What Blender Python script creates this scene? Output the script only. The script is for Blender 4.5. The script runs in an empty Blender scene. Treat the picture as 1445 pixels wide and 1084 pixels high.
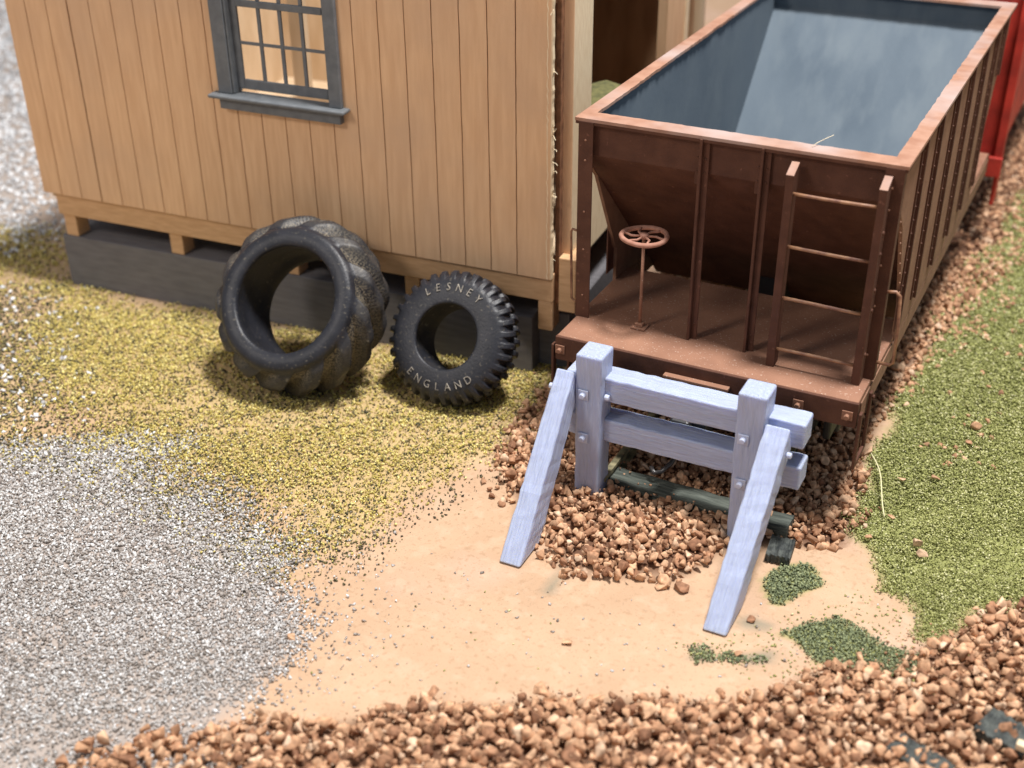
import bpy, bmesh, math, random
import numpy as np
from mathutils import Vector, Matrix
S = bpy.context.scene
COL = S.collection
random.seed(4); RNG = np.random.default_rng(4)
G = -2.9                                   # ground level; 1 unit = 1 cm of the model

# ------------------------------------------------------------ camera
F_PX, YAW, PIT, ROL = 1786.85, -0.474, 0.526, -0.010
CAM = Vector((9.362, -20.217, 11.81))
d_ = Vector((math.sin(YAW)*math.cos(PIT), math.cos(YAW)*math.cos(PIT), -math.sin(PIT)))
r0 = Vector((math.cos(YAW), -math.sin(YAW), 0)); u0 = r0.cross(d_)
c_, s_ = math.cos(ROL), math.sin(ROL)
r_ = c_*r0 + s_*u0; u_ = -s_*r0 + c_*u0
cd = bpy.data.cameras.new('camera'); cam = bpy.data.objects.new('camera', cd); COL.objects.link(cam)
M = Matrix((r_, u_, -d_)).transposed().to_4x4(); M.translation = CAM; cam.matrix_world = M
cd.sensor_width = 36; cd.lens = F_PX*36/1445; cd.clip_start = .5; cd.clip_end = 1000
cd.dof.use_dof = True; cd.dof.focus_distance = 24.6; cd.dof.aperture_fstop = 0.2
S.camera = cam

# ------------------------------------------------------------ light (indoor hall lamp overhead and an added fill)
w = bpy.data.worlds.new('World'); S.world = w; w.use_nodes = True
bg = w.node_tree.nodes['Background']; bg.inputs[0].default_value = (.80, .88, 1, 1); bg.inputs[1].default_value = .32
def area(name, loc, target, size, power, color):
    L = bpy.data.lights.new(name, 'AREA'); L.shape = 'DISK'; L.size = size; L.energy = power; L.color = color
    o = bpy.data.objects.new(name, L); COL.objects.link(o); o.location = loc
    o.rotation_euler = (Vector(target)-Vector(loc)).to_track_quat('-Z', 'Y').to_euler()
area('area_light', (13, 3, 62), (1, 2, 0), 10, 74000, (1, .97, .94))
area('area_light', (-26, -48, 44), (-5, 0, 0), 14, 12000, (1, .90, .80))  # added warm fill, not a hall lamp; brightens the siding
S.view_settings.view_transform = 'Standard'; S.view_settings.look = 'None'
S.view_settings.exposure = 0.0; S.view_settings.gamma = 1

# ------------------------------------------------------------ helpers
def link(o, parent=None):
    COL.objects.link(o)
    if parent: o.parent = parent
    return o
def tag(o, label=None, cat=None, group=None, kind=None):
    if label: o['label'] = label
    if cat: o['category'] = cat
    if group: o['group'] = group
    if kind: o['kind'] = kind
    return o
def empty(name, loc, label, cat, rz=0, group=None):
    o = bpy.data.objects.new(name, None); o.empty_display_size = .3
    o.location = loc; o.rotation_euler = (0, 0, rz); link(o)
    return tag(o, label, cat, group)
def mesh(name, V, Fc, mat, parent=None, smooth=False, bevel=0, seg=2, local=None):
    """V given in the parent's frame (or world); local = a Matrix giving the object's own frame"""
    me = bpy.data.meshes.new(name)
    if local is not None:
        inv = local.inverted(); V = [inv @ Vector(v) for v in V]
    me.from_pydata([tuple(v) for v in V], [], Fc); me.materials.append(mat)
    o = bpy.data.objects.new(name, me)
    if local is not None: o.matrix_local = local
    link(o, parent)
    bm = bmesh.new(); bm.from_mesh(me); bmesh.ops.recalc_face_normals(bm, faces=bm.faces); bm.to_mesh(me); bm.free()
    if smooth: me.polygons.foreach_set('use_smooth', [True]*len(me.polygons))
    if bevel:
        b = o.modifiers.new('bevel', 'BEVEL'); b.width = bevel; b.segments = seg; b.limit_method = 'ANGLE'; b.angle_limit = math.radians(50)
        b.harden_normals = False
    return o
def boxVF(x0, x1, y0, y1, z0, z1, off=0):
    V = [(x, y, z) for z in (z0, z1) for x, y in ((x0, y0), (x1, y0), (x1, y1), (x0, y1))]
    Fc = [(0,3,2,1), (4,5,6,7), (0,1,5,4), (1,2,6,5), (2,3,7,6), (3,0,4,7)]
    return V, [tuple(i+off for i in f) for f in Fc]
class MB:
    def __init__(s): s.V = []; s.F = []
    def add(s, V, Fc):
        n = len(s.V); s.V += [Vector(v) for v in V]; s.F += [tuple(i+n for i in f) for f in Fc]; return s
    def box(s, *a): V, Fc = boxVF(*a); return s.add(V, Fc)
    def hexa(s, A, B):             # two matching quads
        return s.add(list(A)+list(B), [(0,3,2,1), (4,5,6,7), (0,1,5,4), (1,2,6,5), (2,3,7,6), (3,0,4,7)])
    def cyl(s, a, b, r, n=12, r2=None):
        a = Vector(a); b = Vector(b); d = (b-a).normalized(); u = d.orthogonal().normalized(); v = d.cross(u)
        r2 = r if r2 is None else r2
        V = [a+r*(math.cos(2*math.pi*i/n)*u+math.sin(2*math.pi*i/n)*v) for i in range(n)]+[b+r2*(math.cos(2*math.pi*i/n)*u+math.sin(2*math.pi*i/n)*v) for i in range(n)]
        return s.add(V, [tuple(range(n))[::-1], tuple(range(n, 2*n))]+[(i, (i+1) % n, n+(i+1) % n, n+i) for i in range(n)])
    def tube(s, pts, r, n=8, closed=False):
        pts = [Vector(p) for p in pts]; m = len(pts); V = []; up = None
        for i, p in enumerate(pts):
            if closed: t = (pts[(i+1) % m]-pts[i-1]).normalized()
            else: t = (pts[min(i+1, m-1)]-pts[max(i-1, 0)]).normalized()
            if up is None: up = t.orthogonal().normalized()
            up = (up-t*up.dot(t)).normalized(); v = t.cross(up)
            V += [p+r*(math.cos(2*math.pi*k/n)*up+math.sin(2*math.pi*k/n)*v) for k in range(n)]
        Fc = [(i*n+k, i*n+(k+1) % n, ((i+1) % m)*n+(k+1) % n, ((i+1) % m)*n+k) for i in range(m if closed else m-1) for k in range(n)]
        if not closed: Fc += [tuple(range(n))[::-1], tuple(range((m-1)*n, m*n))]
        return s.add(V, Fc)
    def dome(s, c, d, r, h):       # rivet head
        c = Vector(c); d = Vector(d).normalized(); u = d.orthogonal().normalized(); v = d.cross(u); V = []
        for k, (rr, hh) in enumerate(((1, 0), (.75, .65))):
            V += [c+d*h*hh+r*rr*(math.cos(math.pi*i/3)*u+math.sin(math.pi*i/3)*v) for i in range(6)]
        V.append(c+d*h)
        return s.add(V, [(i, (i+1) % 6, 6+(i+1) % 6, 6+i) for i in range(6)]+[(6+i, 6+(i+1) % 6, 12) for i in range(6)])
    def build(s, name, mat, parent=None, **k): return mesh(name, s.V, s.F, mat, parent, **k)

# ------------------------------------------------------------ materials
def mat(name, base, rough=.8, c2=None, nscale=4, stretch=(1, 1, 1), detail=6, bump=0, bscale=None, bdist=.05, c3=None, p3=.7, s3=2, spec=.3, sss=0, lo=.35, hi=.65, stretch3=(1, 1, 1), w3=.06, dist=0):
    m = bpy.data.materials.new(name); m.use_nodes = True; N = m.node_tree.nodes; Lk = m.node_tree.links
    b = N['Principled BSDF']; b.inputs['Roughness'].default_value = rough; b.inputs['Specular IOR Level'].default_value = spec
    b.inputs['Base Color'].default_value = (*base, 1)
    tc = N.new('ShaderNodeTexCoord')
    def noise(sc, st, det=detail):
        mp = N.new('ShaderNodeMapping'); mp.inputs['Scale'].default_value = st; Lk.new(tc.outputs['Object'], mp.inputs[0])
        n = N.new('ShaderNodeTexNoise'); n.inputs['Scale'].default_value = sc; n.inputs['Detail'].default_value = det; Lk.new(mp.outputs[0], n.inputs['Vector']); n.inputs['Distortion'].default_value = dist
        return n.outputs['Fac']
    def ramp(fac, lo, hi):
        r = N.new('ShaderNodeMapRange'); r.inputs['From Min'].default_value = lo; r.inputs['From Max'].default_value = hi; Lk.new(fac, r.inputs['Value']); return r.outputs[0]
    def mix(f, a, c):
        x = N.new('ShaderNodeMix'); x.data_type = 'RGBA'; Lk.new(f, x.inputs[0])
        if isinstance(a, tuple): x.inputs[6].default_value = (*a, 1)
        else: Lk.new(a, x.inputs[6])
        x.inputs[7].default_value = (*c, 1); return x.outputs[2]
    out = None
    if c2: out = mix(ramp(noise(nscale, stretch), lo, hi), base, c2)
    if c3: out = mix(ramp(noise(s3, stretch3), p3, p3+w3), out if out else base, c3)
    if out: Lk.new(out, b.inputs['Base Color'])
    if bump:
        bp = N.new('ShaderNodeBump'); bp.inputs['Strength'].default_value = bump; bp.inputs['Distance'].default_value = bdist
        Lk.new(noise(bscale or nscale, stretch), bp.inputs['Height']); Lk.new(bp.outputs[0], b.inputs['Normal'])
    if sss:
        b.inputs['Subsurface Weight'].default_value = sss; b.inputs['Subsurface Radius'].default_value = (.12, .14, .25); b.inputs['Subsurface Scale'].default_value = 1
    m['b'] = 1
    return m
WOODV = mat('siding_wood', (.78, .51, .30), .75, (.69, .43, .245), 2.6, (3, 3, .3), bump=.6, bscale=30, bdist=.012, detail=9, c3=(.62, .41, .26), p3=.46, w3=.28, s3=.32)
WOODX = mat('beam_wood', (.66, .42, .235), .75, (.56, .34, .18), 5, (.5, 3, 3), bump=.25, bscale=14, bdist=.02)
CREAM = mat('cut_wood', (.84, .70, .48), .8, (.72, .56, .36), 8, (4, 4, .4), bump=.4, bscale=14, bdist=.02)
CHAR_SHADE = mat('char_and_gap_shade', (.27, .13, .065), .9, (.15, .07, .035), 6)  # groove char; also the painted shade in the corner gap
INWOOD = mat('inner_wood', (.62, .48, .33), .8, (.52, .38, .24), 1.2, (2, 2, .5))
DARKW = mat('darker_inner_wood', (.42, .25, .14), .8, (.3, .17, .09), 1.2, (2, 2, .5))  # darker brown version of the inner wood, right compartment only
GREYP = mat('grey_window_paint', (.165, .178, .19), .6, (.13, .142, .155), 5, bump=.5, bscale=26, bdist=.015)
PLINTH = mat('dark_grey_plinth', (.185, .18, .19), .8, (.145, .14, .15), 3, (.5, 3, 3), bump=.4, bscale=12, bdist=.02)
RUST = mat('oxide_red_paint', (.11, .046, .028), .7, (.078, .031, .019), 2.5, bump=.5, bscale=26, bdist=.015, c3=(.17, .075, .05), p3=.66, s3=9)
RUST_LIT = mat('oxide_paint_lit_side', (.27, .15, .095), .75, (.21, .11, .07), 3, bump=.3, bscale=20, bdist=.015)  # same oxide paint, light on the side painted in as a lighter tone
DECK = mat('dusty_deck_paint', (.33, .17, .108), .8, (.25, .125, .08), 1.1, bump=.6, bscale=30, bdist=.015, c3=(.50, .36, .29), p3=.64, s3=24)
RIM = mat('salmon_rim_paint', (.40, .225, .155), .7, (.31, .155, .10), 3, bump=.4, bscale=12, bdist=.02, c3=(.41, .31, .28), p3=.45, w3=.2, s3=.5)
WIRE = mat('bare_copper_wire', (.16, .065, .04), .5, (.36, .19, .10), 5, spec=.6)
WHEELP = mat('handwheel_paint', (.42, .22, .16), .7, (.34, .16, .11), 8)
TUB = mat('slate_interior_paint', (.13, .165, .20), .8, (.095, .126, .16), .5, (1.3, .6, .6), bump=.35, bscale=14, bdist=.01, c3=(.15, .185, .215), p3=.45, w3=.3, s3=1.2, stretch3=(1.8, .7, .7))
RESIN = mat('lavender_resin', (.44, .505, .70), .42, (.39, .44, .61), 4.0, (4, 4, .35), bump=.8, bscale=5, bdist=.045, spec=.5, sss=.35, dist=.6, c3=(.49, .555, .75), p3=.58, w3=.2, s3=7, stretch3=(3, 3, .3))
RESINB = mat('resin_bolt', (.52, .57, .76), .4, spec=.5, sss=.2)
RUBBER = mat('black_rubber', (.014, .015, .020), .45, (.022, .023, .030), 2.5, bump=.5, bscale=18, bdist=.014, c3=(.10, .09, .075), p3=.61, w3=.12, s3=13, spec=.42)
RUBBERD = mat('dirty_tread_rubber', (.017, .018, .024), .5, (.04, .037, .036), 2.5, bump=.4, bscale=14, bdist=.02, c3=(.14, .125, .10), p3=.62, w3=.1, s3=9, spec=.4)
_N = RUBBERD.node_tree.nodes; _L = RUBBERD.node_tree.links; _a = _N.new('ShaderNodeAttribute'); _a.attribute_name = 'groove'
_t = _N.new('ShaderNodeTexCoord'); _n = _N.new('ShaderNodeTexNoise'); _n.inputs['Scale'].default_value = 26; _n.inputs['Detail'].default_value = 8; _L.new(_t.outputs['Object'], _n.inputs['Vector'])
_m = _N.new('ShaderNodeMapRange'); _m.inputs['From Min'].default_value = .44; _m.inputs['From Max'].default_value = .58; _L.new(_n.outputs['Fac'], _m.inputs['Value'])
_p = _N.new('ShaderNodeMath'); _p.operation = 'MULTIPLY'; _L.new(_a.outputs['Fac'], _p.inputs[0]); _L.new(_m.outputs[0], _p.inputs[1])
_x = _N.new('ShaderNodeMix'); _x.data_type = 'RGBA'; _b = _N['Principled BSDF']; _L.new(_p.outputs[0], _x.inputs[0]); _L.new(_b.inputs['Base Color'].links[0].from_socket, _x.inputs[6]); _x.inputs[7].default_value = (.19, .16, .115, 1)
_L.new(_x.outputs[2], _b.inputs['Base Color'])
LETTER = mat('worn_raised_lettering', (.42, .38, .32), .7, (.2, .18, .16), 8)
TIE = mat('weathered_tie_wood', (.13, .145, .125), .9, (.06, .07, .06), 4, (.5, 4, 4), bump=.9, bscale=6, bdist=.06)
TAR = mat('black_creosote_wood', (.04, .045, .045), .6, (.10, .11, .10), 7, bump=1, bscale=9, bdist=.08)
RAIL = mat('tarnished_rail', (.34, .30, .17), .55, (.09, .085, .05), 5, spec=.6)
BLACK = mat('blackened_metal', (.02, .02, .022), .45, spec=.6)
HOSE = mat('dark_wire_hose', (.06, .055, .055), .28, spec=.9)
RED = mat('red_car_paint', (.55, .045, .03), .6, (.30, .028, .02), 1.5)
OLIVE = mat('olive_moss', (.16, .15, .06), .95, (.09, .09, .04), 6)
FIB = mat('pale_fibre', (.75, .70, .42), .7)
FIBW = mat('wood_fibre', (.80, .68, .48), .7)

def island(name, cols, rough=.9, bump=0, bs=20, spec=.25):
    """one base colour per loose stone/grain, picked at random"""
    m = bpy.data.materials.new(name); m.use_nodes = True; N = m.node_tree.nodes; Lk = m.node_tree.links
    b = N['Principled BSDF']; b.inputs['Roughness'].default_value = rough; b.inputs['Specular IOR Level'].default_value = spec
    g = N.new('ShaderNodeNewGeometry'); r = N.new('ShaderNodeValToRGB'); r.color_ramp.interpolation = 'LINEAR'
    el = r.color_ramp.elements
    while len(el) < len(cols): el.new(.5)
    for e, (p, c) in zip(el, cols): e.position = p; e.color = (*c, 1)
    Lk.new(g.outputs['Random Per Island'], r.inputs[0])
    if bump:
        tc = N.new('ShaderNodeTexCoord'); n = N.new('ShaderNodeTexNoise'); n.inputs['Scale'].default_value = bs; n.inputs['Detail'].default_value = 4
        Lk.new(tc.outputs['Object'], n.inputs['Vector'])
        mr = N.new('ShaderNodeMapRange'); mr.inputs['From Min'].default_value = .38; mr.inputs['From Max'].default_value = .62; mr.inputs['To Min'].default_value = .62; mr.inputs['To Max'].default_value = 1.12
        Lk.new(n.outputs['Fac'], mr.inputs['Value'])
        x = N.new('ShaderNodeMix'); x.data_type = 'RGBA'; x.blend_type = 'MULTIPLY'; x.inputs[0].default_value = 1
        Lk.new(r.outputs[0], x.inputs[6]); Lk.new(mr.outputs[0], x.inputs[7]); Lk.new(x.outputs[2], b.inputs['Base Color'])
        bp = N.new('ShaderNodeBump'); bp.inputs['Strength'].default_value = bump; bp.inputs['Distance'].default_value = .02
        Lk.new(n.outputs['Fac'], bp.inputs['Height']); Lk.new(bp.outputs[0], b.inputs['Normal'])
    else: Lk.new(r.outputs[0], b.inputs['Base Color'])
    return m
STONE = island('tan_ballast', [(0, (.24, .115, .065)), (.15, (.42, .22, .125)), (.5, (.60, .345, .20)), (.85, (.71, .44, .27)), (1, (.78, .56, .39))], .85, .4, 9)
GRIT = island('grey_white_grit', [(0, (.17, .145, .125)), (.22, (.34, .30, .27)), (.55, (.48, .45, .43)), (.85, (.60, .595, .59)), (1, (.86, .86, .86))], .8)
PALE = island('pale_far_gravel', [(0, (.36, .35, .35)), (.4, (.66, .67, .69)), (1, (.95, .95, .96))], .8)
YTURF = island('yellow_turf', [(0, (.07, .07, .045)), (.09, (.16, .14, .08)), (.18, (.46, .37, .10)), (.65, (.68, .56, .17)), (1, (.85, .75, .35))], .95)
SPECK = island('dark_olive_specks', [(0, (.035, .035, .03)), (.5, (.09, .085, .05)), (.8, (.16, .14, .07)), (1, (.45, .38, .16))], .95)
GTURF = island('green_turf', [(0, (.16, .165, .055)), (.4, (.32, .335, .11)), (.8, (.48, .48, .20)), (1, (.66, .64, .38))], .95)
DTURF = island('dark_green_turf', [(0, (.09, .105, .06)), (.5, (.21, .245, .135)), (1, (.38, .41, .22))], .95)

# ------------------------------------------------------------ ground zones (outlines on the ground plane)
def px(u, v, z=G):                          # survey helper: point of the ground seen at photo pixel (u, v)
    d = ((u-722.5)/F_PX)*r_ - ((v-542)/F_PX)*u_ + d_
    k = (z-CAM.z)/d.z; return (CAM.x+d.x*k, CAM.y+d.y*k)
def poly(pts): return np.array([px(*p) for p in pts])
Z_GRIT = poly([(-300, 560), (0, 640), (60, 650), (130, 655), (200, 672), (255, 700), (310, 745), (355, 790), (395, 845), (400, 890), (375, 940), (345, 985), (310, 1020), (290, 1084), (260, 1250), (-300, 1250)])
Z_FARG = poly([(-700, -140), (-20, -140), (60, 100), (95, 330), (40, 345), (-60, 355), (-250, 380), (-700, 400)])
Z_MIX = poly([(-300, 400), (0, 410), (100, 440), (90, 520), (60, 600), (150, 640), (330, 660), (380, 740), (400, 800), (330, 760), (200, 680), (0, 650), (-300, 600)])
Z_YEL = poly([(70, 405), (300, 440), (560, 480), (740, 510), (800, 520), (775, 580), (735, 615), (700, 645), (640, 668), (590, 690), (540, 712), (515, 748), (465, 768), (430, 735), (385, 690), (300, 660), (200, 615), (90, 560), (45, 500)])
Z_YEL2 = poly([(-200, 330), (0, 322), (90, 328), (95, 395), (40, 405), (-200, 400)])
Z_SPK = poly([(-50, 520), (90, 540), (200, 610), (300, 650), (420, 740), (520, 760), (640, 680), (720, 650), (720, 665), (560, 735), (500, 790), (400, 800), (330, 740), (250, 690), (130, 650), (-50, 630)])
Z_GRN = poly([(1228, 600), (1218, 690), (1190, 752), (1205, 790), (1250, 830), (1285, 850), (1300, 900), (1320, 902), (1370, 872), (1445, 850), (1700, 800), (1800, 330), (1700, 180), (1500, 240), (1430, 300), (1362, 390), (1265, 515)])
Z_D1 = poly([(1060, 815), (1080, 852), (1105, 858), (1135, 838), (1168, 828), (1160, 800), (1145, 785), (1095, 788)])
Z_D2 = poly([(1098, 893), (1135, 878), (1180, 873), (1210, 888), (1250, 915), (1295, 930), (1280, 948), (1210, 948), (1150, 930), (1125, 905)])
Z_D3 = poly([(972, 912), (995, 908), (1010, 922), (1030, 915), (1060, 926), (1095, 922), (1085, 938), (1010, 934), (980, 938)])
Z_BELT = poly([(60, 1100), (130, 1062), (200, 1050), (310, 1043), (390, 1018), (450, 1026), (545, 1006), (600, 992), (650, 1002), (720, 998), (770, 990), (870, 990), (935, 986), (1000, 992), (1060, 988), (1130, 962), (1190, 935), (1250, 945), (1320, 912), (1380, 882), (1460, 855), (1750, 780), (1750, 1300), (60, 1300)])
Z_CAR = np.concatenate([poly([(775, 545), (745, 590), (715, 615), (700, 650), (720, 690), (750, 720), (763, 745), (772, 778), (808, 806), (860, 813), (925, 822), (950, 826), (985, 815), (1015, 790), (1060, 770), (1100, 768), (1150, 775), (1195, 772), (1208, 730), (1208, 680), (1222, 620), (1245, 575), (1300, 515), (1362, 440), (1425, 370), (1480, 295), (1540, 240)]),
    np.array([(14, 45), (-1.2, 45), (-1.2, 3.2)])])
def sdist(P, Q):                            # signed distance (positive inside)
    x, y = P[:, 0], P[:, 1]; n = len(Q); ins = np.zeros(len(P), bool); D = np.full(len(P), 1e9)
    for i in range(n):
        a, b = Q[i], Q[(i+1) % n]; e = b-a
        t = np.clip(((x-a[0])*e[0]+(y-a[1])*e[1])/(e@e), 0, 1)
        D = np.minimum(D, np.hypot(x-a[0]-t*e[0], y-a[1]-t*e[1]))
        c = ((a[1] > y) != (b[1] > y)); xx = a[0]+(y-a[1])*(b[0]-a[0])/((b[1]-a[1]) if b[1] != a[1] else 1e-9)
        ins ^= c & (x < xx)
    return np.where(ins, D, -D)
_nz = [(RNG.normal(size=2)*f, RNG.uniform(0, 6.28), 1/f**.7) for f in (.5, .8, 1.3, 2, 3, 4.5, 7, 10) for _ in range(4)]
def nz(P, k=1.0, sh=0): return sum(a*np.sin(P @ (q*k)+ph+sh*i) for i, (q, ph, a) in enumerate(_nz))/4.2
def soft(P, Q, w_, n=.25, sh=0): return np.clip(.5+(sdist(P, Q)+n*nz(P, 1, sh))/w_, 0, 1)
def hgt(P):                                 # relief of the ground sheet
    h = .012*nz(P, .8)
    h = h+.15*np.clip((sdist(P, Z_CAR)+.1)/.7, 0, 1)
    h = h-.10*np.clip((P[:, 1]+1.3)/.5, 0, 1)*(sdist(P, Z_CAR) > 0)
    h = h+.17*np.clip((sdist(P, Z_BELT))/.8, 0, 1)
    return h
gx = np.concatenate([np.linspace(-150, -45, 8)[:-1], np.linspace(-45, -18, 28)[:-1], np.linspace(-18, 13, 260), np.linspace(13, 150, 24)[1:]])
gy = np.concatenate([np.linspace(-80, -13, 12)[:-1], np.linspace(-13, 24, 290), np.linspace(24, 170, 40)[1:]])
XX, YY = np.meshgrid(gx, gy); P = np.stack([XX.ravel(), YY.ravel()], 1)
H = G+hgt(P); nx, ny = len(gx), len(gy)
me = bpy.data.meshes.new('ground')
idx = np.arange(nx*ny).reshape(ny, nx)
quads = np.stack([idx[:-1, :-1], idx[:-1, 1:], idx[1:, 1:], idx[1:, :-1]], -1).reshape(-1, 4)
me.from_pydata(np.column_stack([P, H]).tolist(), [], quads.tolist())
me.polygons.foreach_set('use_smooth', [True]*len(me.polygons))
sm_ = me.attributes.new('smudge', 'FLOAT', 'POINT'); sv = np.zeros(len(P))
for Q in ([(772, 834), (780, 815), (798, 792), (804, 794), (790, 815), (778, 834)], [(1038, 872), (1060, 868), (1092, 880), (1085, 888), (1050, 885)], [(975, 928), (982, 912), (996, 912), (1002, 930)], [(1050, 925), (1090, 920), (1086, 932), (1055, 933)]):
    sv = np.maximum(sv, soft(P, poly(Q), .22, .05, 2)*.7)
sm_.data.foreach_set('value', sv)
za = me.color_attributes.new('zones', 'FLOAT_COLOR', 'POINT')
zc = np.zeros((len(P), 4), np.float32)
zc[:, 0] = np.maximum(soft(P, Z_GRIT, .6), soft(P, Z_FARG, 2.5))
zc[:, 1] = np.maximum(np.maximum(soft(P, Z_YEL, .9)*.8, .5*soft(P, Z_YEL2, 2)), .5*soft(P, Z_MIX, 1.5))
zc[:, 2] = np.maximum.reduce([soft(P, Z_GRN, .3), soft(P, Z_D1, .1, .10), soft(P, Z_D2, .1, .10), 0*soft(P, Z_D3, .06, .03)])
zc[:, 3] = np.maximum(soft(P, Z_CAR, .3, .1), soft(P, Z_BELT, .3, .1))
za.data.foreach_set('color', zc.ravel())
GM = mat('tan_painted_base', (.55, .37, .24), .85, (.475, .31, .195), .55, (1, 1, 1), bump=.5, bscale=16, bdist=.02, c3=(.60, .41, .31), p3=.50, w3=.2, s3=.28)
N = GM.node_tree.nodes; Lk = GM.node_tree.links; at = N.new('ShaderNodeAttribute'); at.attribute_name = 'zones'
sp = N.new('ShaderNodeSeparateColor'); Lk.new(at.outputs['Color'], sp.inputs[0])
b = N['Principled BSDF']; cur = b.inputs['Base Color'].links[0].from_socket
tc_ = N.new('ShaderNodeTexCoord')
for sc_, p_, c_2 in ((9, .62, (.40, .25, .15)), (28, .66, (.30, .21, .14)), (3.2, .60, (.62, .45, .32))):
    n_ = N.new('ShaderNodeTexNoise'); n_.inputs['Scale'].default_value = sc_; n_.inputs['Detail'].default_value = 5; Lk.new(tc_.outputs['Object'], n_.inputs['Vector'])
    m_ = N.new('ShaderNodeMapRange'); m_.inputs['From Min'].default_value = p_-.06; m_.inputs['From Max'].default_value = p_+.06; m_.inputs['To Max'].default_value = .65 if sc_ > 5 else .3; Lk.new(n_.outputs['Fac'], m_.inputs['Value'])
    x = N.new('ShaderNodeMix'); x.data_type = 'RGBA'; Lk.new(m_.outputs[0], x.inputs[0]); Lk.new(cur, x.inputs[6]); x.inputs[7].default_value = (*c_2, 1); cur = x.outputs[2]
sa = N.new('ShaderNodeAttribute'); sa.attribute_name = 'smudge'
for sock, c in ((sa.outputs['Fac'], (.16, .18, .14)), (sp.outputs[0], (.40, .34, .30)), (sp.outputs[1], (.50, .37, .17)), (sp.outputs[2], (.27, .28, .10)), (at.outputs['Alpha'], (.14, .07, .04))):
    x = N.new('ShaderNodeMix'); x.data_type = 'RGBA'; Lk.new(sock, x.inputs[0]); Lk.new(cur, x.inputs[6]); x.inputs[7].default_value = (*c, 1); cur = x.outputs[2]
Lk.new(cur, b.inputs['Base Color'])
me.materials.append(GM); gob = bpy.data.objects.new('ground', me); link(gob); tag(gob, 'tan painted baseboard of the model', None, None, 'structure')

# ------------------------------------------------------------ scattered stones and grains
def hull(n, seed, flat=.8, bev=.0):
    r = random.Random(seed); bm = bmesh.new()
    for _ in range(n):
        v = Vector((r.gauss(0, 1), r.gauss(0, 1), r.gauss(0, 1))).normalized()*r.uniform(.85, 1.05)
        bm.verts.new((v.x*r.uniform(.9, 1.1), v.y, v.z*flat))
    bmesh.ops.convex_hull(bm, input=bm.verts)
    bmesh.ops.delete(bm, geom=[v for v in bm.verts if not v.link_faces], context='VERTS')
    if bev: bmesh.ops.bevel(bm, geom=list(bm.edges)+list(bm.verts), offset=bev, segments=1, affect='EDGES', clamp_overlap=True)
    bmesh.ops.triangulate(bm, faces=bm.faces)
    bm.verts.index_update(); V = np.array([v.co[:] for v in bm.verts]); Fc = np.array([[v.index for v in f.verts] for f in bm.faces]); bm.free()
    return V, Fc
PROTO_S = [hull(9+k % 5, 100+k, .82, .10) for k in range(18)]
PROTO_G = [hull(7, 300+k, .75) for k in range(6)]
PROTO_T = [hull(6, 400+k, 1.0) for k in range(6)]
def scatter(name, pts, rad, protos, material, aniso=.25):
    n = len(pts); pick = RNG.integers(0, len(protos), n); VV = []; FF = []; off = 0
    for k, (V, Fc) in enumerate(protos):
        m = np.where(pick == k)[0]
        if not len(m): continue
        q = RNG.normal(size=(len(m), 4)); q /= np.linalg.norm(q, axis=1)[:, None]; a, b, c, d = q.T
        R = np.stack([1-2*(c*c+d*d), 2*(b*c-a*d), 2*(b*d+a*c), 2*(b*c+a*d), 1-2*(b*b+d*d), 2*(c*d-a*b), 2*(b*d-a*c), 2*(c*d+a*b), 1-2*(b*b+c*c)], 1).reshape(-1, 3, 3)
        sc = 1+RNG.uniform(-aniso, aniso, (len(m), 1, 3))
        W = np.einsum('nij,nvj->nvi', R, V[None]*sc)*rad[m][:, None, None]+pts[m][:, None, :]
        VV.append(W.reshape(-1, 3)); FF.append((Fc[None]+(np.arange(len(m))*len(V))[:, None, None]+off).reshape(-1, 3)); off += len(m)*len(V)
    VV = np.concatenate(VV).astype(np.float32); FF = np.concatenate(FF).astype(np.int32)
    me = bpy.data.meshes.new(name); me.vertices.add(len(VV)); me.vertices.foreach_set('co', VV.ravel())
    me.loops.add(FF.size); me.loops.foreach_set('vertex_index', FF.ravel()); me.polygons.add(len(FF))
    me.polygons.foreach_set('loop_start', np.arange(0, FF.size, 3)); me.update(calc_edges=True); me.validate()
    me.materials.append(material); o = bpy.data.objects.new(name, me); link(o); return o
def cand(n, x0, x1, y0, y1): return np.column_stack([RNG.uniform(x0, x1, n), RNG.uniform(y0, y1, n)])
rr, uu, dd, CC = (np.array(v) for v in (r_, u_, d_, CAM))
def inview(P, m=.12):
    Q = np.column_stack([P, np.full(len(P), G)])-CC; z = Q@dd
    return (np.abs(Q@rr/z*F_PX) < 722*(1+m)) & (np.abs(Q@uu/z*F_PX) < 542*(1+m)) & (z > 1)
def depth(P): return (np.column_stack([P, np.full(len(P), G)])-CC)@dd
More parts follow.
